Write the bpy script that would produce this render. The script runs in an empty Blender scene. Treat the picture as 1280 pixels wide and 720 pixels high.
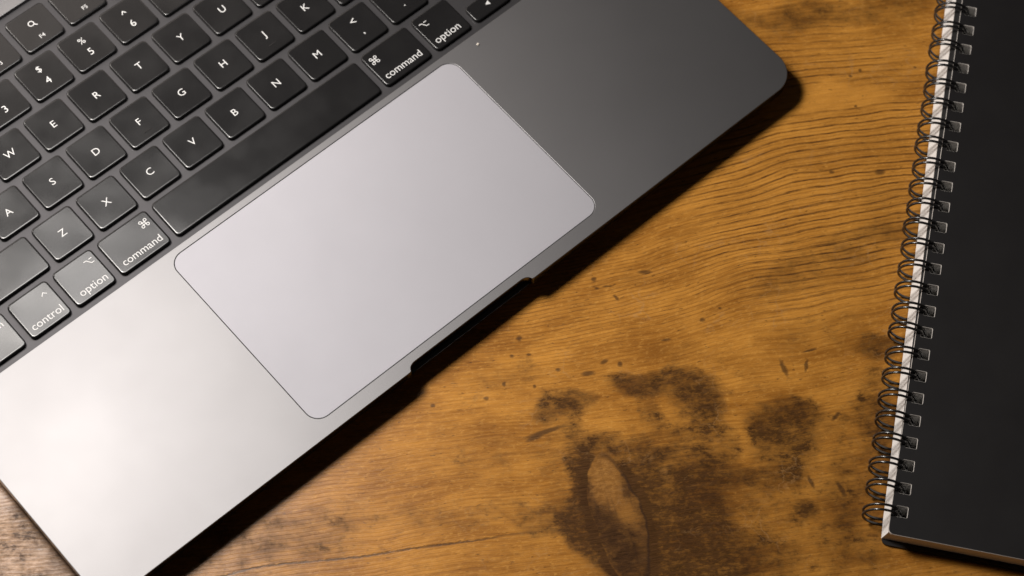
import bpy, bmesh, math, random
from mathutils import Vector, Matrix
from mathutils.bvhtree import BVHTree
from mathutils.geometry import tessellate_polygon

random.seed(7)
S = 0.001                     # everything below is written in millimetres
scene = bpy.context.scene
C = scene.collection

# ------------------------------------------------------------------ camera
cam_d = bpy.data.cameras.new('camera')
cam = bpy.data.objects.new('camera', cam_d)
C.objects.link(cam)
right = Vector((0.75429268, -0.65627166, 0.01870986))
up = Vector((0.57626965, 0.67545798, 0.46007586))
back = Vector((-0.31457247, -0.33624993, 0.88768246))
M = Matrix((right, up, back)).transposed().to_4x4()
M.translation = Vector((-241.708, -277.208, 737.104 + 11.5)) * S
cam.matrix_world = M
cam_d.sensor_width = 36.0
cam_d.lens = 3000.0 / 1280.0 * 36.0
cam_d.clip_start = 0.02
cam_d.clip_end = 50.0
cam_d.dof.use_dof = True
cam_d.dof.focus_distance = 0.822
cam_d.dof.aperture_fstop = 14.0
scene.camera = cam
scene.cycles.max_bounces = 4
scene.cycles.diffuse_bounces = 2
scene.cycles.glossy_bounces = 3

# ------------------------------------------------------------------ world, lamp, exposure
world = bpy.data.worlds.new('World')
scene.world = world
world.use_nodes = True
bg = world.node_tree.nodes['Background']
bg.inputs[0].default_value = (1.0, 0.92, 0.86, 1)
bg.inputs[1].default_value = 0.012

def area_lamp(name, loc, sx, sy, rot, watts, col):
    d = bpy.data.lights.new(name, 'AREA')
    d.shape = 'RECTANGLE'
    d.size, d.size_y = sx * S, sy * S
    d.energy = watts
    d.color = col
    o = bpy.data.objects.new(name, d)
    o.location = Vector(loc) * S
    o.rotation_euler = (0, 0, math.radians(rot))
    C.objects.link(o)


# the room lamp behind the left of the laptop throws the shadows; a dimmer desk lamp hangs over the keyboard
area_lamp('room_lamp', (-145, 318, 632), 150, 150, 0, 5.4, (1.0, 0.94, 0.88))
area_lamp('desk_lamp', (-41, 190, 311.5), 124, 145, 29.6, 0.70, (1.0, 0.96, 0.93))

vs = scene.view_settings
vs.view_transform = 'Standard'
vs.look = 'None'
vs.exposure = 0.0
vs.gamma = 1.0
vs.use_curve_mapping = False


# ------------------------------------------------------------------ node helpers
class V:
    """a socket with arithmetic"""
    def __init__(self, nt, s):
        self.nt, self.s = nt, s

    def _m(self, op, *a, clamp=False):
        n = self.nt.nodes.new('ShaderNodeMath')
        n.operation = op
        n.use_clamp = clamp
        for i, x in enumerate((self,) + a):
            if isinstance(x, V):
                self.nt.links.new(x.s, n.inputs[i])
            else:
                n.inputs[i].default_value = x
        return V(self.nt, n.outputs[0])

    def __add__(self, o): return self._m('ADD', o)
    __radd__ = __add__
    def __mul__(self, o): return self._m('MULTIPLY', o)
    __rmul__ = __mul__
    def __sub__(self, o): return self._m('SUBTRACT', o)
    def __rsub__(self, o): return (self * -1.0) + o
    def __truediv__(self, o): return self._m('DIVIDE', o)
    def sin(self): return self._m('SINE')
    def abs(self): return self._m('ABSOLUTE')
    def clamp(self): return self._m('ADD', 0.0, clamp=True)
    def maxi(self, o): return self._m('MAXIMUM', o)

    def ramp(self, a, b, lo=0.0, hi=1.0):
        n = self.nt.nodes.new('ShaderNodeMapRange')
        n.interpolation_type = 'SMOOTHSTEP'
        flip = a > b
        if flip:
            a, b, lo, hi = b, a, hi, lo
        self.nt.links.new(self.s, n.inputs['Value'])
        for k, v in (('From Min', a), ('From Max', b), ('To Min', lo), ('To Max', hi)):
            n.inputs[k].default_value = v
        return V(self.nt, n.outputs[0])


class V2(V):
    """a squared distance: ramps take plain distances"""
    def ramp(self, a, b, lo=0.0, hi=1.0):
        return V.ramp(self, a * a, b * b, lo, hi)


def link(nt, v, sock):
    if isinstance(v, V):
        nt.links.new(v.s, sock)
    else:
        sock.default_value = v


def comb(nt, x, y, z=0.0):
    n = nt.nodes.new('ShaderNodeCombineXYZ')
    for i, v in enumerate((x, y, z)):
        link(nt, v, n.inputs[i])
    return V(nt, n.outputs[0])


def noise(nt, vec, scale=1.0, detail=2.0, rough=0.5, dist=0.0):
    n = nt.nodes.new('ShaderNodeTexNoise')
    nt.links.new(vec.s, n.inputs['Vector'])
    n.inputs['Scale'].default_value = scale
    n.inputs['Detail'].default_value = detail
    n.inputs['Roughness'].default_value = rough
    n.inputs['Distortion'].default_value = dist
    return V(nt, n.outputs[0])


def mixc(nt, fac, a, b):
    n = nt.nodes.new('ShaderNodeMix')
    n.data_type = 'RGBA'
    link(nt, fac, n.inputs[0])
    for v, k in ((a, 6), (b, 7)):
        if isinstance(v, V):
            nt.links.new(v.s, n.inputs[k])
        else:
            n.inputs[k].default_value = (*v, 1)
    return V(nt, n.outputs[2])


def new_mat(name):
    m = bpy.data.materials.new(name)
    m.use_nodes = True
    nt = m.node_tree
    return m, nt, nt.nodes['Principled BSDF']


def obj_mm(nt):
    tc = nt.nodes.new('ShaderNodeTexCoord')
    sp = nt.nodes.new('ShaderNodeSeparateXYZ')
    nt.links.new(tc.outputs['Object'], sp.inputs[0])
    return [V(nt, sp.outputs[i]) * 1000.0 for i in range(3)]


def bump(nt, h, dist_mm, strength=1.0):
    n = nt.nodes.new('ShaderNodeBump')
    n.inputs['Distance'].default_value = dist_mm * S
    n.inputs['Strength'].default_value = strength
    nt.links.new(h.s, n.inputs['Height'])
    return n.outputs[0]


def simple(name, col, rough, metal=0.0, spec=0.5, rvar=0.0, rscale=0.05, cvar=0.0, bmp=0.0, bscale=3.0):
    m, nt, b = new_mat(name)
    b.inputs['Metallic'].default_value = metal
    b.inputs['Specular IOR Level'].default_value = spec
    x, y, z = obj_mm(nt)
    p = comb(nt, x, y, z)
    n1 = noise(nt, p, rscale, 4.0, 0.6)
    link(nt, (n1 - 0.5) * rvar + rough, b.inputs['Roughness'])
    if cvar:
        link(nt, mixc(nt, n1.ramp(0.3, 0.7), tuple(c * (1 - cvar) for c in col), tuple(c * (1 + cvar) for c in col)),
             b.inputs['Base Color'])
    else:
        b.inputs['Base Color'].default_value = (*col, 1)
    if bmp:
        nt.links.new(bump(nt, noise(nt, p, bscale, 2.0), bmp), b.inputs['Normal'])
    return m


# ------------------------------------------------------------------ materials
EDGE = simple('machined_edge', (0.17, 0.166, 0.168), 0.15, 1.0, rvar=0.05, rscale=0.1)
ALU = simple('anodised_aluminium', (0.160, 0.157, 0.160), 0.49, 1.0, rvar=0.06, rscale=0.02, bmp=0.004, bscale=5.0)
PAD = simple('trackpad_glass', (0.408, 0.402, 0.428), 0.73, 1.0, rvar=0.05, rscale=0.025)
BED = simple('black_anodised_bed', (0.056, 0.0545, 0.057), 0.56, 1.0, rvar=0.08, rscale=0.1, bmp=0.003, bscale=6.0)
GAPM = simple('dark_recess', (0.02, 0.018, 0.018), 0.8)
RUBBER = simple('black_rubber', (0.015, 0.015, 0.015), 0.8)
LEGEND = simple('legend_white', (0.55, 0.55, 0.545), 0.6)
CRUMB = simple('crumb', (0.6, 0.55, 0.48), 0.8, cvar=0.2, rscale=1.0)
WIRE = simple('black_coated_wire', (0.012, 0.011, 0.011), 0.22, spec=1.0, rvar=0.1, rscale=1.0)
COVER = simple('black_cover', (0.011, 0.010, 0.0105), 0.5, spec=0.4, rvar=0.16, rscale=0.05, bmp=0.02, bscale=2.2)
BOARD = simple('board_core', (0.62, 0.58, 0.54), 0.8, cvar=0.1, rscale=1.0)
FLY = simple('black_flyleaf', (0.016, 0.015, 0.015), 0.6)


def key_material():
    m, nt, b = new_mat('key_plastic')
    oi = nt.nodes.new('ShaderNodeObjectInfo')
    rnd = V(nt, oi.outputs['Random'])
    x, y, z = obj_mm(nt)
    p = comb(nt, x + rnd * 900.0, y + rnd * 370.0, z)
    g = noise(nt, p, 0.07, 2.0, 0.5)          # finger grease
    f = noise(nt, p, 1.5, 3.0, 0.6)
    b.inputs['Base Color'].default_value = (0.009, 0.0087, 0.009, 1)
    b.inputs['Specular IOR Level'].default_value = 0.5
    link(nt, g.ramp(0.3, 0.7) * 0.045 + f * 0.03 + 0.185, b.inputs['Roughness'])
    nt.links.new(bump(nt, noise(nt, p, 4.0, 1.0), 0.0012), b.inputs['Normal'])
    return m


KEY = key_material()


def paper_material():
    m, nt, b = new_mat('page_edges')
    x, y, z = obj_mm(nt)
    n = noise(nt, comb(nt, x * 0.01, y * 0.01, z * 7.0), 1.0, 2.0, 0.6)
    link(nt, mixc(nt, n.ramp(0.35, 0.65), (0.80, 0.77, 0.73), (0.90, 0.88, 0.86)), b.inputs['Base Color'])
    b.inputs['Roughness'].default_value = 0.85
    nt.links.new(bump(nt, n, 0.03), b.inputs['Normal'])
    return m


PAPER = paper_material()


def screen_material():
    m, nt, b = new_mat('lit_display')
    b.inputs['Base Color'].default_value = (0.01, 0.01, 0.01, 1)
    b.inputs['Roughness'].default_value = 0.1
    b.inputs['Emission Color'].default_value = (1.0, 0.87, 0.78, 1)
    b.inputs['Emission Strength'].default_value = 1.4
    return m


SCREEN = screen_material()

# wood features, and darkening against the lower-left glare, in table millimetres: centre, half sizes, turn, strength, hardness
BLOBS = [(-160.0, -90.0, 34.0, 18.0, 14, 0.6, 0.3), (45.5, -77.0, 6.0, 19.0, 14, 0.75, 0.4), (-105.0, -98.0, 45.0, 16.0, 8, 0.35, 0.2), (-70.0, -84.0, 30.0, 9.0, 10, 0.3, 0.2), (41.2, -30.3, 9.35, 5.18, -10, 0.75, 0.6), (61.4, -30.8, 11.55, 7.93, -12, 0.78, 0.6), (64.3, -40.1, 8.25, 5.49, 20, 0.5, 0.4), (46.5, -40.3, 3.3, 7.32, 10, 0.45, 0.4), (12.2, -37.5, 7.7, 5.49, 5, 0.6, 0.4), (21.0, -37.5, 6.6, 4.88, 5, 0.6, 0.4), (62.5, -53.6, 12.1, 13.42, 0, 0.55, 0.3), (93.0, -43.8, 11.55, 8.54, 12, 0.72, 0.6), (91.1, -53.3, 9.9, 7.93, 8, 0.55, 0.4), (58.1, -77.0, 14.3, 18.3, 0, 0.8, 0.4), (54.3, -95.6, 20.62, 15.25, 0, 0.92, 0.4), (75.6, -94.0, 16.5, 12.2, 0, 0.5, 0.3), (21.2, -65.6, 4.12, 16.77, 4, 0.8, 0.5), (24.7, -81.5, 9.35, 10.98, 30, 0.85, 0.5), (31.8, -91.5, 11.0, 7.93, 0, 0.6, 0.3), (44.0, -61.1, 7.15, 10.98, -20, 0.7, 0.4), (35.3, -51.7, 11.0, 3.66, -12, 0.5, 0.3), (16.1, -56.9, 8.25, 15.25, 0, 0.35, 0.2), (95.3, -76.1, 4.12, 3.35, 20, 0.6, 0.5), (92.1, -61.0, 4.4, 2.75, 10, 0.55, 0.4), (127.8, -13.6, 8.25, 4.58, 10, 0.65, 0.4), (124.2, -41.1, 6.05, 18.3, 0, 0.55, 0.3), (94.2, 119.1, 30.25, 7.93, 8, 0.34, 0.2), (129.1, 125.3, 33.0, 6.71, 6, 0.42, 0.2), (125.4, 27.6, 19.25, 6.1, 14, 0.4, 0.2), (96.0, 12.8, 19.25, 6.1, 14, 0.36, 0.2), (133.7, 44.0, 11.0, 12.2, 10, 0.22, 0.2), (117.2, -70.8, 13.75, 33.55, 0, 0.4, 0.2), (91.1, -79.6, 27.5, 24.4, 0, 0.36, 0.2), (-14.9, -77.5, 24.75, 4.88, 8, 0.3, 0.2), (11.9, -80.2, 11.0, 6.1, 8, 0.5, 0.3), (-1.5, -27.0, 16.5, 4.27, 4, 0.25, 0.2), (-12.3, -58.6, 19.25, 9.15, 4, 0.22, 0.2), (56.8, -17.3, 13.75, 3.05, 5, 0.2, 0.2), (107.3, -10.7, 16.5, 7.62, 10, 0.25, 0.2), (74.2, -65.3, 19.25, 4.27, 5, 0.45, 0.3)]
SPECKS = [(1.0, -12.6, 1.24, 1.37, 0), (45.4, 13.9, 3.03, 0.98, 2), (27.3, 10.9, 1.1, 1.22, 0), (24.8, -25.9, 3.03, 1.22, 8), (65.1, -4.8, 1.24, 1.07, 0), (-1.5, -19.4, 1.1, 0.76, 0), (4.3, -18.7, 1.1, 0.61, 0), (52.3, -12.7, 2.2, 0.61, 12), (9.7, -48.0, 9.35, 1.1, 20), (6.1, -50.4, 3.85, 0.92, 22), (30.4, -21.3, 1.93, 0.92, 30), (35.9, -22.1, 1.1, 1.22, 0), (14.5, -24.5, 1.1, 0.92, 0), (-4.2, -30.1, 0.83, 1.22, 0), (-10.3, -35.6, 1.1, 0.92, 20), (-28.6, -38.5, 1.1, 0.92, 0), (6.2, -30.9, 0.83, 0.92, 0), (124.8, 83.4, 0.69, 0.76, 0), (127.3, 99.0, 0.83, 0.92, 0), (123.6, 96.5, 0.83, 0.76, 0), (147.9, 100.6, 0.83, 0.61, 0), (99.7, -65.9, 0.83, 3.05, 20), (109.8, -68.5, 1.1, 3.66, 25), (109.6, -41.3, 2.75, 0.92, 50), (92.7, -23.2, 1.1, 4.27, 20), (100.5, -22.2, 0.83, 3.05, -10), (102.0, -16.3, 3.3, 0.61, 20), (71.4, -0.1, 0.83, 0.61, 0), (28.1, 7.4, 1.1, 0.61, 0), (32.3, 8.1, 2.2, 0.49, 5), (35.0, 3.7, 0.83, 1.83, 40), (131.6, 55.6, 2.48, 1.52, 0), (114.2, 55.4, 1.38, 0.92, 0)]
CRACK = [(-130.3, -108.0), (-99.2, -101.4), (-83.6, -97.3), (-65.1, -95.2), (-51.9, -93.7), (-33.4, -90.5), (-12.2, -87.5), (-1.5, -85.4), (14.5, -83.6), (36.0, -79.5), (54.9, -75.3), (68.6, -71.1), (84.9, -69.3), (112.1, -66.4)]


def wood_material():
    m, nt, b = new_mat('rustic_wood')
    s, t, _z = obj_mm(nt)
    lo = comb(nt, s, t)
    wa = noise(nt, lo, 0.014, 2.0)
    wb = noise(nt, comb(nt, s + 310.0, t), 0.05, 3.0)
    wc = noise(nt, comb(nt, s, t + 530.0), 0.05, 3.0)
    arc = ((s - 60.0) / 32.0)._m('TANH') * t.ramp(-45.0, 10.0) * 7.0
    g = t - s * 0.15 - arc + (wa - 0.5) * 8.5 + (wb - 0.5) * 1.6

    def ell(cx, cy, rx, ry, rot, vec):
        """squared elliptic distance from a turned ellipse, 1 on its outline"""
        ca, sa = math.cos(math.radians(rot)), math.sin(math.radians(rot))
        sub = nt.nodes.new('ShaderNodeVectorMath')
        sub.operation = 'SUBTRACT'
        nt.links.new(vec.s, sub.inputs[0])
        sub.inputs[1].default_value = (cx, cy, 0)
        d = []
        for axis in ((ca / rx, sa / rx, 0), (-sa / ry, ca / ry, 0)):
            n = nt.nodes.new('ShaderNodeVectorMath')
            n.operation = 'DOT_PRODUCT'
            nt.links.new(sub.outputs[0], n.inputs[0])
            n.inputs[1].default_value = axis
            d.append(V(nt, n.outputs['Value']))
        return V2(nt, d[0]._m('MULTIPLY_ADD', d[0], d[1] * d[1]).s)

    fine = noise(nt, comb(nt, s * 0.05, g * 0.8), 1.0, 4.0, 0.65)
    fine2 = noise(nt, comb(nt, s * 0.16 + 40.0, g * 3.2), 1.0, 3.0, 0.65)
    mott = noise(nt, comb(nt, s * 0.035, g * 0.07 + 9.0), 1.0, 3.0, 0.6)
    grit = noise(nt, comb(nt, s * 0.45, g * 0.75), 1.0, 4.0, 0.7)
    base = mixc(nt, (fine * 0.55 + mott * 0.8 + fine2 * 0.25 - 0.3).ramp(0.25, 0.75), (0.25, 0.095, 0.013), (0.56, 0.25, 0.042))
    base = mixc(nt, grit.ramp(0.5, 0.72) * 0.5, base, (0.64, 0.32, 0.07))
    # growth lines, strongest in the plain field away from the knot
    fv = comb(nt, s + (wb - 0.5) * 34.0, t + (wc - 0.5) * 34.0)
    field = ell(112, 58, 62, 62, 14, fv).ramp(1.2, 0.5)
    field2 = ell(30, 5, 75, 24, 12, fv).ramp(1.2, 0.3)
    wob = (fine - 0.5) * 1.6
    clear = ell(114, 86, 34, 11, 8, fv).ramp(1.2, 0.4)
    base = mixc(nt, clear.maxi(field * 0.5) * 0.6, base, (0.64, 0.29, 0.05))  # paler clear patch; the field is also painted lighter to offset lamp falloff
    w1 = (g * 2.0 + wc * 1.6 + (wa - 0.5) * 9.0 + wob).sin().ramp(0.5, 1.0)
    w2 = (g * 4.3 + wb * 5.0 + wob).sin().ramp(0.3, 1.0)
    brk = fine2.ramp(0.38, 0.58)
    lines = (field * w1 * 0.85 + field * w2 * 0.2 + field2 * w2 * 0.36 + w2 * 0.12) * (brk * 0.65 + 0.35) * (1.0 - clear * 0.85)
    streak = fine2.ramp(0.54, 0.74) * 0.5
    pits = noise(nt, comb(nt, s * 0.34, g * 0.9), 1.0, 2.0, 0.6).ramp(0.64, 0.72) * 0.55
    col = mixc(nt, (lines + streak).clamp(), base, (0.10, 0.04, 0.011))
    # broad weathering stains, plus darker wood painted at lower left against the glare
    dv = comb(nt, s + (wb - 0.5) * 14.0 + (grit - 0.5) * 4.5, t + (wc - 0.5) * 14.0 + (fine - 0.5) * 4.0)
    keep = None
    for cx, cy, rx, ry, rot, st, hd in BLOBS:
        k = ell(cx, cy, rx, ry, rot, dv).ramp(hd * 0.7, 1.5, 1.0 - min(st * 1.12, 0.98), 1.0)
        keep = k if keep is None else keep * k
    brkn = noise(nt, comb(nt, s * 0.13 + 5.0, t * 0.18), 1.0, 5.0, 0.72)
    soft = 1.0 - keep
    stain_dim = (soft + (brkn - 0.5) * 1.3 * soft.ramp(0.02, 0.4)).ramp(0.02, 1.12) * (fine2.ramp(0.3, 0.7) * 0.35 + grit.ramp(0.3, 0.65) * 0.35 + 0.62)
    stain_dim = stain_dim + brkn.ramp(0.52, 0.72) * mott.ramp(0.35, 0.6) * t.ramp(20.0, -30.0) * 0.4
    spare = noise(nt, comb(nt, s * 0.02 + 70.0, t * 0.03 + 11.0), 1.0, 4.0, 0.6).ramp(0.58, 0.8) * 0.35
    stain_dim = (stain_dim.clamp() + spare).clamp()
    # the knot
    kd = ell(34.0, -79.5, 8.2, 24.5, 14, comb(nt, s + (wb - 0.5) * 6.0 + (brkn - 0.5) * 1.5, t + (wc - 0.5) * 6.0))
    inside = kd.ramp(1.02, 0.9)
    tan = ell(30.3, -62.7, 5.8, 9.5, 12, dv).ramp(1.25, 0.6) * 0.85
    brown = ell(40.8, -79.5, 4.6, 17.0, 16, dv).ramp(1.3, 0.5) * 0.22
    halo = kd.ramp(0.98, 1.04) * kd.ramp(1.45, 1.02) * (brkn * 0.8 + 0.1)
    stain_dim = ((stain_dim + halo).clamp() * (1.0 - inside * tan.maxi(brown))).clamp()
    rim = kd.ramp(0.90, 0.98) * kd.ramp(1.06, 0.99) * (s + t * 0.25).ramp(9.0, 16.0)
    kstreak = noise(nt, comb(nt, (s + t * 0.25) * 0.7, t * 0.05), 1.0, 3.0, 0.6).ramp(0.5, 0.75) * inside * 0.3
    col = mixc(nt, inside * (brkn * 0.6 + 0.35), col, (0.15, 0.066, 0.019))
    col = mixc(nt, stain_dim.clamp() * 0.92, col, mixc(nt, fine2.ramp(0.4, 0.7), (0.021, 0.0095, 0.0045), (0.070, 0.031, 0.012)))
    col = mixc(nt, inside * tan * (brkn * 0.7 + 0.3), col, mixc(nt, grit.ramp(0.35, 0.65), (0.21, 0.092, 0.020), (0.38, 0.18, 0.045)))
    # crack
    fc = nt.nodes.new('ShaderNodeFloatCurve')
    xs0, xs1, y0, y1 = -140.0, 120.0, -115.0, -60.0
    cv = fc.mapping.curves[0]
    pts = [((x - xs0) / (xs1 - xs0), (y - y0) / (y1 - y0)) for x, y in CRACK]
    cv.points[0].location = pts[0]
    cv.points[1].location = pts[-1]
    for q in pts[1:-1]:
        cv.points.new(*q)
    fc.mapping.update()
    nt.links.new(((s - xs0) / (xs1 - xs0)).s, fc.inputs['Value'])
    f = V(nt, fc.outputs[0]) * (y1 - y0) + y0
    cd = (t - f + (grit - 0.5) * 1.5).abs()
    crack = cd.ramp(0.62, 0.1) * s.ramp(18.0, -20.0, 0.12, 0.85) * s.ramp(108.0, 90.0) * noise(nt, comb(nt, s * 0.08, 3.0), 1.0, 2.0).ramp(0.3, 0.5, 0.35, 1.0)
    # specks, nicks and gouges
    sv = comb(nt, s + (grit - 0.5) * 1.8, t + (fine2 - 0.5) * 1.2)
    sk = None
    for cx, cy, rx, ry, rot in SPECKS:
        k = ell(cx, cy, rx, ry, rot, sv).ramp(0.2, 1.05, 0.2, 1.0)
        sk = k if sk is None else sk * k
    specks = 1.0 - sk
    dark = specks.maxi(crack).maxi(rim * 0.8).maxi(kstreak).maxi(pits).clamp()
    col = mixc(nt, dark * 0.88, col, (0.03, 0.015, 0.009))
    # pale scuffs
    vor = nt.nodes.new('ShaderNodeTexVoronoi')
    vor.feature = 'DISTANCE_TO_EDGE'
    vor.inputs['Scale'].default_value = 0.11
    nt.links.new(comb(nt, s + (wb - 0.5) * 30.0, t * 1.4 + (grit - 0.5) * 9.0).s, vor.inputs['Vector'])
    scuff = V(nt, vor.outputs['Distance']).ramp(0.035, 0.006) * wc.ramp(0.5, 0.68) * 0.3
    col = mixc(nt, scuff, col, (0.42, 0.24, 0.10))
    nt.links.new(col.s, b.inputs['Base Color'])
    link(nt, fine2 * 0.14 + grit * 0.06 + stain_dim * 0.10 + 0.17, b.inputs['Roughness'])
    link(nt, 0.36 - stain_dim * 0.26, b.inputs['Specular IOR Level'])
    h = fine2 * 0.8 + grit * 0.25 - crack * 1.2 - w2 * 0.6
    nt.links.new(bump(nt, h, 0.045, 0.9), b.inputs['Normal'])
    return m


WOOD = wood_material()


# ------------------------------------------------------------------ mesh helpers
def tag(o, label, cat=None, group=None, kind=None):
    if label: o['label'] = label
    if cat: o['category'] = cat
    if group: o['group'] = group
    if kind: o['kind'] = kind
    return o


def mesh_obj(name, me, parent=None, loc=(0, 0, 0), rotz=0.0):
    o = bpy.data.objects.new(name, me)
    C.objects.link(o)
    o.location = Vector(loc) * S
    o.rotation_euler = (0, 0, rotz)
    if parent: o.parent = parent
    return o


def empty(name, loc=(0, 0, 0), rotz=0.0):
    o = bpy.data.objects.new(name, None)
    C.objects.link(o)
    o.location = Vector(loc) * S
    o.rotation_euler = (0, 0, rotz)
    o.empty_display_size = 0.02
    return o


def make_mesh(name, verts, faces, mats, midx=None, smooth=0.6):
    me = bpy.data.meshes.new(name)
    me.from_pydata([tuple(c * S for c in v) for v in verts], [], faces)
    for m in mats:
        me.materials.append(m)
    if midx:
        me.polygons.foreach_set('material_index', midx)
    me.update()
    if smooth is not None:
        me.shade_smooth()
        me.set_sharp_from_angle(angle=smooth)
    return me


def rr(x0, y0, x1, y1, r, n=8):
    """rounded rectangle, counter-clockwise"""
    out = []
    for cx, cy, a0 in ((x0 + r, y0 + r, 180), (x1 - r, y0 + r, 270), (x1 - r, y1 - r, 0), (x0 + r, y1 - r, 90)):
        for i in range(n + 1):
            a = math.radians(a0 + 90.0 * i / n)
            out.append((cx + r * math.cos(a), cy + r * math.sin(a)))
    return out


def offset(pts, d):
    """move a closed outline sideways: positive is outward for counter-clockwise"""
    out = []
    n = len(pts)
    for i in range(n):
        a, p, c = Vector(pts[i - 1]), Vector(pts[i]), Vector(pts[(i + 1) % n])
        e1, e2 = (p - a).normalized(), (c - p).normalized()
        n1, n2 = Vector((e1.y, -e1.x)), Vector((e2.y, -e2.x))
        m = (n1 + n2)
        m = m / max(m.dot(n1), 0.3)
        out.append((p.x + m.x * d, p.y + m.y * d))
    return out


def plate(name, outer, holes, profile, mats, side_mat=0, bottom=True, top=True, smooth=0.25, cham=None):
    """loft outlines through profile [(offset, z), ...] from bottom to top, closed above and below"""
    loops = [outer] + [list(reversed(h)) for h in holes]
    verts, faces, mi = [], [], []
    start = []
    for off, z in profile:
        start.append(len(verts))
        for lp in loops:
            verts += [(x, y, z) for x, y in offset(lp, off)]
    for k in range(len(profile) - 1):
        base = 0
        for lp in loops:
            n = len(lp)
            for i in range(n):
                j = (i + 1) % n
                faces.append((start[k] + base + i, start[k] + base + j, start[k + 1] + base + j, start[k + 1] + base + i))
                mi.append(side_mat if cham is None or k < len(profile) - 1 - cham else 0)
            base += n
    for k, flip, want in ((len(profile) - 1, False, top), (0, True, bottom)):
        if not want: continue
        polys, q = [], start[k]
        for lp in loops:
            polys.append([Vector((verts[q + i][0], verts[q + i][1], 0)) for i in range(len(lp))])
            q += len(lp)
        for tri in tessellate_polygon(polys):
            a, b_, c = (start[k] + i for i in tri)
            va, vb, vc = verts[a], verts[b_], verts[c]
            ccw = (vb[0] - va[0]) * (vc[1] - va[1]) - (vb[1] - va[1]) * (vc[0] - va[0]) > 0
            if ccw == flip:
                a, c = c, a
            faces.append((a, b_, c))
            mi.append(0)
    return make_mesh(name, verts, faces, mats, mi, smooth)


def tube(pts, r, n=8, closed=False):
    verts, faces = [], []
    m = len(pts)
    for i in range(m):
        p = Vector(pts[i])
        a = Vector(pts[i - 1] if (i or closed) else pts[i])
        c = Vector(pts[(i + 1) % m] if (i < m - 1 or closed) else pts[i])
        d = (c - a).normalized()
        ref = Vector((0, 1, 0)) if abs(d.y) < 0.9 else Vector((1, 0, 0))
        u = d.cross(ref).normalized()
        w = d.cross(u)
        for k in range(n):
            t = 2 * math.pi * k / n
            verts.append(tuple(p + (u * math.cos(t) + w * math.sin(t)) * r))
    for i in range(m if closed else m - 1):
        j = (i + 1) % m
        for k in range(n):
            l = (k + 1) % n
            faces.append((i * n + k, i * n + l, j * n + l, j * n + k))
    if not closed:
        faces.append(tuple(reversed(range(n))))
        faces.append(tuple(range((m - 1) * n, m * n)))
    return verts, faces


def densify(o, step=6.0):
    out = []
    for i, p in enumerate(o):
        q = o[(i + 1) % len(o)]
        d = math.dist(p, q)
        m = max(1, int(d / step))
        for j in range(m):
            out.append((p[0] + (q[0] - p[0]) * j / m, p[1] + (q[1] - p[1]) * j / m))
    return out


# ------------------------------------------------------------------ table
table_me = plate('table_top', rr(-700, -420, 700, 420, 4, 4), [], [(-1.5, -32), (0, -30), (0, -1), (-1, 0)], [WOOD])
table = mesh_obj('table_top', table_me, None, (20, 0, 0), math.radians(-41.0))
tag(table, 'rustic brown wooden table top with dark stains and a knot', kind='structure')

# ------------------------------------------------------------------ laptop
TOP = 11.5
laptop = empty('laptop', (0, 0, 0))
tag(laptop, 'grey metal laptop with black keyboard and large trackpad lying on the wooden table', 'laptop')

HW, DEP = 156.3, 221.2
body = rr(-HW, 0, HW, DEP, 10.5, 14)
# finger notch in the front edge
k = next(i for i, p in enumerate(body) if p[0] > 0 and p[1] < 1e-6)
notch = []
for i in range(9):
    a = math.radians(90.0 * i / 8)
    notch.append((-24.0 - 3.3 * math.cos(a), 2.3 * math.sin(a)))
notch += [(-x, y) for x, y in reversed(notch)]
notch = [(-28.2, 0.0), (-27.5, 0.12)] + notch[1:-1] + [(27.5, 0.12), (28.2, 0.0)]
body = body[:k] + notch + body[k:]
TW, TH, TG = 128.6, 81.4, 5.86
pad_out = rr(-TW / 2, TG, TW / 2, TG + TH, 5.2, 8)
WX, WY0, WY1 = 139.6, 90.1, 207.9
well = rr(-WX, WY0, WX, WY1, 3.2, 6)
c = 0.20
deck_me = plate('palm_deck', body, [offset(pad_out, 0.10), well],
                [(0, 7.6), (0, TOP - c), (-c * 0.3, TOP - c * 0.3), (-c, TOP)], [ALU, EDGE], side_mat=1, cham=2)
mesh_obj('palm_deck', deck_me, laptop)
shell_me = plate('bottom_case', rr(-HW, 0, HW, DEP, 10.5, 14), [],
                 [(-10, 1.0), (-6, 1.25), (-3.6, 2.1), (-2.1, 3.6), (-1.3, 5.4), (-0.75, 7.55)], [ALU, EDGE], side_mat=1)
mesh_obj('bottom_case', shell_me, laptop)
foot_me = plate('rubber_foot', rr(-9, -9, 9, 9, 8.9, 8), [], [(-0.5, 0.0), (0, 0.3), (0, 1.1)], [RUBBER])
for fx in (-125, 125):
    for fy in (28, 195):
        mesh_obj('rubber_foot', foot_me, laptop, (fx, fy, 0))
gap_me = plate('trackpad_recess', offset(pad_out, 1.5), [], [(0, TOP - 2.2), (0, TOP - 1.6)], [GAPM])
mesh_obj('trackpad_recess', gap_me, laptop)
pad_me = plate('trackpad', pad_out, [], [(-0.02, TOP - 1.55), (-0.02, TOP - 0.14), (-0.08, TOP - 0.06), (-0.22, TOP - 0.02)], [PAD])
mesh_obj('trackpad', pad_me, laptop)
bed_me = plate('key_bed', offset(well, 1.2), [], [(0, TOP - 3.0), (0, TOP - 1.75)], [BED])
mesh_obj('key_bed', bed_me, laptop)

# ------------------------------------------------------------------ legends
_glyphs = {}


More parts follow.
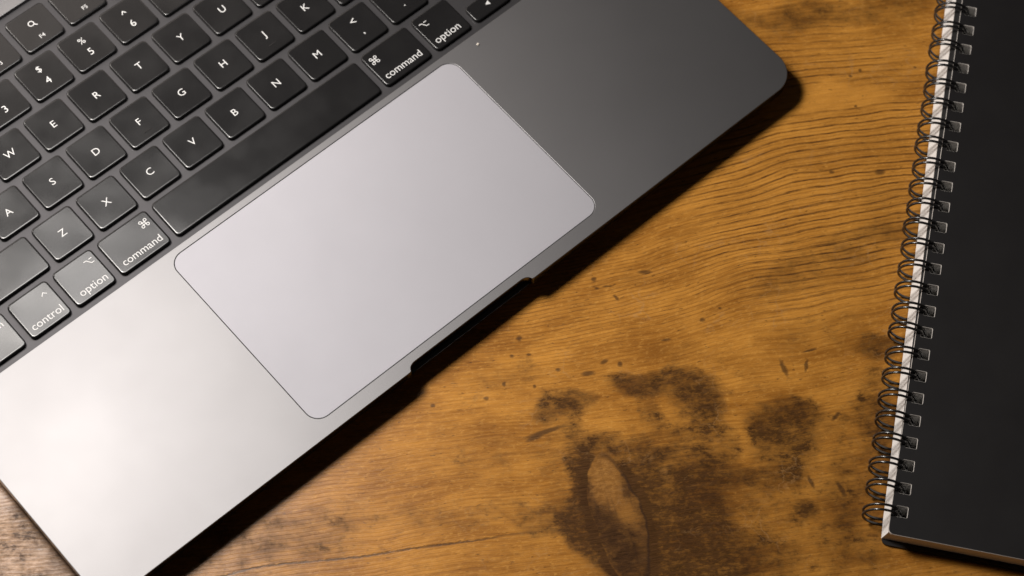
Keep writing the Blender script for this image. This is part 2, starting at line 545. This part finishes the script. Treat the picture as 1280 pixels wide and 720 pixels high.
def glyph(txt, bold=0.0):
    """outline of a text as 2D verts and faces, cached"""
    if txt in _glyphs:
        return _glyphs[txt]
    cu = bpy.data.curves.new('legend_text', 'FONT')
    cu.body = txt
    cu.size = 1.0
    cu.offset = bold
    cu.resolution_u = 4
    o = bpy.data.objects.new('legend_text', cu)
    C.objects.link(o)
    bpy.context.view_layer.update()
    me = bpy.data.meshes.new_from_object(o.evaluated_get(bpy.context.evaluated_depsgraph_get()))
    v = [(p.co.x, p.co.y) for p in me.vertices]
    f = [tuple(p.vertices) for p in me.polygons]
    bpy.data.objects.remove(o)
    bpy.data.curves.remove(cu)
    bpy.data.meshes.remove(me)
    _glyphs[txt] = (v, f)
    return v, f


def text(txt, cx, cy, height=None, width=None, narrow=1.0):
    """text centred at cx, cy; height is the cap height or the width is given"""
    v, f = glyph(txt)
    x0, x1 = min(p[0] for p in v), max(p[0] for p in v)
    y0, y1 = min(p[1] for p in v), max(p[1] for p in v)
    if width is not None:
        k = width / (x1 - x0)
        kx = k
    else:
        k = height / 0.729
        kx = k * narrow
    xm = (x0 + x1) / 2
    ym = (y0 + y1) / 2 if width is None else 0.27
    return [(cx + (p[0] - xm) * kx, cy + (p[1] - ym) * k) for p in v], f


def stroke(pts, w, closed=False):
    v, f = [], []
    n = len(pts)
    for i in range(n):
        p = Vector(pts[i])
        a = Vector(pts[i - 1]) if (i or closed) else None
        c_ = Vector(pts[(i + 1) % n]) if (i < n - 1 or closed) else None
        e1 = (p - a).normalized() if a is not None else (c_ - p).normalized()
        e2 = (c_ - p).normalized() if c_ is not None else e1
        n1, n2 = Vector((e1.y, -e1.x)), Vector((e2.y, -e2.x))
        m = n1 + n2
        m = m / max(m.dot(n1), 0.4) * (w / 2)
        v += [(p.x + m.x, p.y + m.y), (p.x - m.x, p.y - m.y)]
    for i in range(n if closed else n - 1):
        j = (i + 1) % n
        f.append((2 * i, 2 * j, 2 * j + 1, 2 * i + 1))
    return v, f


def circ(cx, cy, r, a0=0, a1=360, n=18):
    return [(cx + r * math.cos(math.radians(a0 + (a1 - a0) * i / n)), cy + r * math.sin(math.radians(a0 + (a1 - a0) * i / n))) for i in range(n + 1)]


def poly(pts):
    return list(pts), [tuple(range(len(pts)))]


def sym(kind, cx, cy):
    out = []
    if kind == 'cmd':
        r, q, w = 0.52, 0.98, 0.30
        for sx in (-1, 1):
            for sy in (-1, 1):
                out.append(stroke(circ(cx + sx * q, cy + sy * q, r)[:-1], w, True))
        h = q - r
        for sx in (-1, 1):
            out.append(stroke([(cx + sx * h, cy - q), (cx + sx * h, cy + q)], w))
            out.append(stroke([(cx - q, cy + sx * h), (cx + q, cy + sx * h)], w))
    elif kind == 'opt':
        out.append(stroke([(cx - 1.7, cy + 0.95), (cx - 0.6, cy + 0.95), (cx + 0.55, cy - 0.85), (cx + 1.7, cy - 0.85)], 0.32))
        out.append(stroke([(cx + 0.4, cy + 0.95), (cx + 1.7, cy + 0.95)], 0.32))
    elif kind == 'ctl':
        out.append(stroke([(cx - 1.05, cy - 0.5), (cx, cy + 0.6), (cx + 1.05, cy - 0.5)], 0.32))
    elif kind == 'find':
        out.append(stroke(circ(cx - 0.25, cy + 0.25, 1.05)[:-1], 0.34, True))
        out.append(stroke([(cx + 0.5, cy - 0.5), (cx + 1.5, cy - 1.5)], 0.38))
    elif kind == 'left':
        out.append(poly([(cx - 1.0, cy), (cx + 0.8, cy - 1.0), (cx + 0.8, cy + 1.0)]))
    elif kind == 'right':
        out.append(poly([(cx + 1.0, cy), (cx - 0.8, cy + 1.0), (cx - 0.8, cy - 1.0)]))
    elif kind == 'up':
        out.append(poly([(cx, cy + 0.9), (cx - 1.0, cy - 0.7), (cx + 1.0, cy - 0.7)]))
    elif kind == 'down':
        out.append(poly([(cx, cy - 0.9), (cx + 1.0, cy + 0.7), (cx - 1.0, cy + 0.7)]))
    elif kind == 'mic':
        out.append(stroke([(cx, cy + 1.2), (cx, cy - 0.1)], 0.9))
        out.append(stroke(circ(cx, cy + 0.1, 1.0, 180, 360, 10), 0.28))
        out.append(stroke([(cx, cy - 0.9), (cx, cy - 1.5)], 0.28))
    return out


# ------------------------------------------------------------------ keys
U, ROW, Y1 = 19.0, 18.956, 120.2
KTOP = 1.5            # cap height
KZ = TOP - 0.1 - KTOP


def dish(x, y, a, b, depth):
    return KTOP - depth * max(0.0, 1 - (x / a) ** 2) * max(0.0, 1 - (y / b) ** 2)


_keys = {}


def surface(bvh, x, y):
    hit = bvh.ray_cast(Vector((x, y, 10.0)), Vector((0, 0, -1)))[0]
    return hit.z if hit else KTOP


def key_mesh(w, h):
    if (w, h) in _keys:
        return _keys[(w, h)]
    a, b = w / 2, h / 2
    depth = 0.10 if w < 25 and h > 10 else 0.025
    o0 = densify(rr(-a, -b, a, b, 1.7, 4), 2.0 if w < 40 else 4.0)
    n = len(o0)
    verts, faces = [], []
    for off, z in ((0.0, 0.0), (0.0, KTOP - 0.42), (-0.09, KTOP - 0.14), (-0.36, KTOP)):
        verts += [(x, y, z) for x, y in offset(o0, off)]
    inner = offset(o0, -0.36)
    verts += [(x, y, dish(x, y, a, b, depth)) for x, y in offset(o0, -0.8)]
    for k in (0.9, 0.7, 0.45, 0.2):
        verts += [(x * k, y * k, dish(x * k, y * k, a, b, depth)) for x, y in inner]
    rings = 9
    for r in range(rings - 1):
        for i in range(n):
            j = (i + 1) % n
            faces.append((r * n + i, r * n + j, (r + 1) * n + j, (r + 1) * n + i))
    faces.append(tuple((rings - 1) * n + i for i in range(n)))
    me = make_mesh('key', verts, faces, [KEY], smooth=1.2)
    _keys[(w, h)] = (me, BVHTree.FromPolygons([Vector(v) for v in verts], faces))
    return _keys[(w, h)]


def add_key(x0, width_u, y, legend, h=16.3, name='key'):
    """x0 in key units from the left end of the row"""
    w = round(width_u * U - 2.4, 3)
    me, bvh = key_mesh(w, h)
    cx = (x0 + width_u / 2) * U - 7.25 * U
    ko = mesh_obj(name, me, laptop, (cx, y, KZ))
    if legend:
        verts, faces = [], []
        lift = 0.04
        for v, f in legend:
            q = len(verts)
            verts += [(x, yy, surface(bvh, x, yy) + lift) for x, yy in v]
            for t in f:
                p0, p1, p2 = (verts[q + t[i]] for i in range(3))
                area = sum(verts[q + t[i]][0] * verts[q + t[(i + 1) % len(t)]][1] - verts[q + t[(i + 1) % len(t)]][0] * verts[q + t[i]][1] for i in range(len(t)))
                t2 = t if area > 0 else tuple(reversed(t))
                faces.append(tuple(q + i for i in t2))
            lift += 0.003
        mesh_obj('legend', make_mesh('legend', verts, faces, [LEGEND], smooth=None), ko)
    return ko


def letter(ch):
    return [text(ch, 0, 0.1, height=3.0)]


def pair(lo, hi):
    hs = {'^': 'ctl'}
    lower = [text(lo, 0, -2.55 if lo not in ',.' else -4.0, height=3.15)]
    if hi == '^':
        upper = [stroke([(-0.85, 2.7), (0, 3.9), (0.85, 2.7)], 0.36)]
    elif hi in '<>':
        d = -1 if hi == '<' else 1
        upper = [stroke([(-d * 0.95, 3.9), (d * 0.95, 2.9), (-d * 0.95, 1.9)], 0.40)]
    else:
        upper = [text(hi, 0, 3.15, height=2.75)]
    return lower + upper


RY = [Y1 + ROW * i for i in range(-1, 5)]      # bottom row ... function row
# function row
add_key(0, 1.5, RY[5], [text('esc', -8.3, -4.2, width=4.2)])
for i in range(12):
    lg = [text('F%d' % (i + 1), 0.2, -4.55, height=1.75)]
    if i == 3: lg += sym('find', 0.2, 1.9)
    if i == 4: lg += sym('mic', 0.2, 1.9)
    add_key(1.5 + i, 1, RY[5], lg)
add_key(13.5, 1, RY[5], None)
# number row
for i, (lo, hi) in enumerate(zip('`1234567890-=', '~!@#$%^&*()_+')):
    add_key(i, 1, RY[4], pair(lo, hi))
add_key(13, 1.5, RY[4], [text('delete', 6.2, -4.2, width=9.5)])
# letter rows
add_key(0, 1.5, RY[3], [text('tab', -9.0, -4.2, width=4.5)])
for i, ch in enumerate('QWERTYUIOP'):
    add_key(1.5 + i, 1, RY[3], letter(ch))
for i, (lo, hi) in enumerate((('[', '{'), (']', '}'), ('\\', '|'))):
    add_key(11.5 + i, 1, RY[3], pair(lo, hi))
add_key(0, 1.75, RY[2], [text('caps lock', -7.0, -4.2, width=12.5)])
for i, ch in enumerate('ASDFGHJKL'):
    ko = add_key(1.75 + i, 1, RY[2], letter(ch))
    if ch in 'FJ':
        bv, bf = tube([(-1.6 + 0.4 * q, 0, 0) for q in range(9)], 0.26, 8)
        bv = [(x, y - 4.9, KTOP - 0.16 + z) for x, y, z in bv]
        mesh_obj('homing_ridge', make_mesh('homing_ridge', bv, bf, [KEY]), ko)
for i, (lo, hi) in enumerate(((';', ':'), ("'", '"'))):
    add_key(10.75 + i, 1, RY[2], pair(lo, hi))
add_key(12.75, 1.75, RY[2], [text('return', 8.0, -4.2, width=9.5)])
add_key(0, 2.25, RY[1], [text('shift', -14.5, -4.2, width=7.0)])
for i, ch in enumerate('ZXCVBNM'):
    add_key(2.25 + i, 1, RY[1], letter(ch))
for i, (lo, hi) in enumerate(((',', '<'), ('.', '>'), ('/', '?'))):
    add_key(9.25 + i, 1, RY[1], pair(lo, hi))
add_key(12.25, 2.25, RY[1], [text('shift', 14.5, -4.2, width=7.0)])
# bottom row
add_key(0, 1, RY[0], [text('fn', 4.8, 3.6, width=2.8)])
add_key(1, 1, RY[0], [text('control', 0.2, -4.7, width=12.6)] + sym('ctl', 4.6, 3.7))
add_key(2, 1, RY[0], [text('option', 0.7, -4.7, width=11.2)] + sym('opt', 4.9, 3.7))
add_key(3, 1.25, RY[0], [text('command', 0.3, -4.7, width=16.4)] + sym('cmd', 7.2, 3.6))
add_key(4.25, 5, RY[0], None)
add_key(9.25, 1.25, RY[0], [text('command', -0.3, -4.7, width=16.4)] + sym('cmd', -7.2, 3.6))
add_key(10.5, 1, RY[0], [text('option', -0.7, -4.7, width=11.2)] + sym('opt', -4.9, 3.7))
add_key(11.5, 1, RY[0] - 4.1, sym('left', 0, 0), h=7.7)
add_key(12.5, 1, RY[0] + 4.1, sym('up', 0, 0), h=7.7)
add_key(12.5, 1, RY[0] - 4.1, sym('down', 0, 0), h=7.7)
add_key(13.5, 1, RY[0] - 4.1, sym('right', 0, 0), h=7.7)

# ------------------------------------------------------------------ lid, hinged at the back edge
lid_me = plate('display_lid', rr(-HW, 0, HW, 214, 10, 10), [], [(-1.5, -5.2), (0, -4.0), (0, -0.3), (-0.3, 0)], [ALU])
lid = mesh_obj('display_lid', lid_me, laptop, (0, DEP - 1.0, TOP + 1.2))
lid.rotation_euler = (math.radians(66.0), 0, 0)
bez_me = plate('bezel', rr(-HW + 2, 2, HW - 2, 212, 8, 10), [rr(-150, 15, 150, 206, 4, 6)], [(0, 0.02), (-0.1, 0.25)], [GAPM])
mesh_obj('bezel', bez_me, lid)
scr_me = plate('screen', rr(-151, 14, 151, 207, 4, 6), [], [(0, 0.02), (0, 0.14)], [SCREEN], bottom=False)
mesh_obj('screen', scr_me, lid)
hv, hf = tube([(-118 + 23.6 * i, DEP - 3.6, TOP + 0.2) for i in range(11)], 3.0, 14)
mesh_obj('hinge_cover', make_mesh('hinge_cover', hv, hf, [GAPM]), laptop)

# ------------------------------------------------------------------ crumb on the deck
cb = bmesh.new()
bmesh.ops.create_icosphere(cb, subdivisions=2, radius=0.55 * S)
for v in cb.verts:
    v.co *= 1 + random.uniform(-0.25, 0.25)
    v.co.z *= 0.6
cme = bpy.data.meshes.new('crumb')
cb.to_mesh(cme); cb.free()
cme.materials.append(CRUMB)
crumb = mesh_obj('crumb', cme, None, (75.7, 85.6, TOP + 0.28))
tag(crumb, 'tiny pale crumb on the grey deck below the right option key', 'crumb')

# ------------------------------------------------------------------ notebook
NA = math.radians(37.5)
# local x runs away from the spine, local y up along the spine, origin at the first hole's outer side
note = empty('notebook', (64.55, -146.3, 0), NA - math.pi / 2)
tag(note, 'black wire bound notebook with white page edges lying on the table', 'notebook')
PITCH, NH = 8.467, 34
Y0, YE = -8.6, 33 * PITCH + 8.6
XR = 203.0
hole_x0, hole_x1 = -4.0, -0.15
hs = 3.9
holes = [rr(hole_x0, i * PITCH - hs / 2, hole_x1, i * PITCH + hs / 2, 0.35, 2) for i in range(NH)]
inner_holes = [offset(h, 0.95) for h in holes]
ZB, ZC0, ZC1 = 0.25, 9.75, 10.75


front = rr(-5.7, Y0, XR, YE, 2.0, 4)
mesh_obj('front_cover', plate('front_cover', front, holes, [(-0.05, ZC0), (0, ZC0 + 0.1), (0, ZC1 - 0.10), (-0.10, ZC1)], [COVER, BOARD], side_mat=1), note)
fly = rr(-5.4, Y0 + 0.4, XR - 1, YE - 1, 1.5, 4)
fly = [(x - (0.0115 * (y + 6) if x < 0 else 0), y) for x, y in fly]
mesh_obj('flyleaf', plate('flyleaf', fly, inner_holes, [(0, ZC0 - 0.35), (0, ZC0 - 0.06)], [FLY]), note)


# page block: the sheets lean outwards towards the bottom on the spine side
def page_block():
    out = densify(rr(-4.9, Y0 + 1.9, XR - 1.5, YE - 0.6, 0.5, 2))
    loops = [out] + [list(reversed(h)) for h in inner_holes]
    verts, faces, mi, start = [], [], [], []
    zs = [ZB + 0.85 + (ZC0 - 0.38 - ZB - 0.85) * i / 6 for i in range(7)]
    for z in zs:
        f = (zs[-1] - z) / (zs[-1] - zs[0])
        start.append(len(verts))
        for li, lp in enumerate(loops):
            for x, y in lp:
                if li == 0 and x < 0:
                    top = -5.1 - 0.0125 * max(y, 0)
                    bot = -6.9 - 0.0175 * max(y, 0)
                    x = top + (bot - top) * f ** 1.15 + random.uniform(-0.008, 0.008) * (0 < f < 1)
                    if y < Y0 + 3.5: x += 0.25
                verts.append((x, y, z))
    for k in range(len(zs) - 1):
        base = 0
        for lp in loops:
            n = len(lp)
            for i in range(n):
                j = (i + 1) % n
                faces.append((start[k] + base + i, start[k] + base + j, start[k + 1] + base + j, start[k + 1] + base + i))
            base += n
    polys, q = [], start[-1]
    for lp in loops:
        polys.append([Vector((verts[q + i][0], verts[q + i][1], 0)) for i in range(len(lp))])
        q += len(lp)
    for tri in tessellate_polygon(polys):
        a, b_, c_ = (start[-1] + i for i in tri)
        va, vb, vc = verts[a], verts[b_], verts[c_]
        if (vb[0] - va[0]) * (vc[1] - va[1]) - (vb[1] - va[1]) * (vc[0] - va[0]) < 0:
            a, c_ = c_, a
        faces.append((a, b_, c_))
    return make_mesh('page_block', verts, faces, [PAPER], smooth=0.5)


mesh_obj('page_block', page_block(), note)
bk = rr(-6.4, Y0, XR, YE, 2.0, 4)
bk = [(x - (0.0175 * max(y, 0) if x < 0 else 0), y) for x, y in bk]
mesh_obj('back_cover', plate('back_cover', bk, [], [(0, ZB), (0, ZB + 0.8)], [COVER]), note)

# twin-loop wire: two wires through each hole, joined at the hole
RX, RZ = 6.2, 6.35
rcx, rcz = -2.05 - RX, 6.45
wr = 0.46


def ring_mesh():
    verts, faces = [], []
    half = 0.95
    pts = []
    n = 34
    # one wire from the hole end over the top, round the spine and back under, then the twin on the way back
    a0, a1 = 8.0, 352.0
    for i in range(n + 1):
        a = math.radians(a0 + (a1 - a0) * i / n)
        pts.append((rcx + RX * math.cos(a), half, rcz + RZ * math.sin(a)))
    back_ = [(x, -half, z) for x, y, z in reversed(pts)]
    e = pts[-1]
    turn = [(e[0] + 0.15, half * math.cos(math.radians(30 * q)), e[2] + 0.25 * math.sin(math.radians(30 * q))) for q in range(1, 6)]
    e = pts[0]
    turn2 = [(e[0] + 0.15, -half * math.cos(math.radians(30 * q)), e[2] - 0.25 * math.sin(math.radians(30 * q))) for q in range(1, 6)]
    loop = pts + turn + back_ + turn2
    # transport a frame along the loop
    m, kk = len(loop), 8
    L = [Vector(p) for p in loop]
    for i in range(m):
        d = (L[(i + 1) % m] - L[i - 1]).normalized()
        radial = L[i] - Vector((rcx, L[i].y, rcz))
        u = (radial - d * radial.dot(d)).normalized()
        w = d.cross(u)
        for q in range(kk):
            t = 2 * math.pi * q / kk
            verts.append(tuple(L[i] + (u * math.cos(t) + w * math.sin(t)) * wr))
    for i in range(m):
        j = (i + 1) % m
        for q in range(kk):
            l = (q + 1) % kk
            faces.append((i * kk + q, i * kk + l, j * kk + l, j * kk + q))
    return make_mesh('ring', verts, faces, [WIRE], smooth=1.2)


rm = ring_mesh()
for i in range(NH):
    r = mesh_obj('ring', rm, note, (random.uniform(-0.12, 0.12), i * PITCH + random.uniform(-0.15, 0.15), 0))
    r.rotation_euler = (0, random.uniform(-0.02, 0.02), random.uniform(-0.05, 0.05))
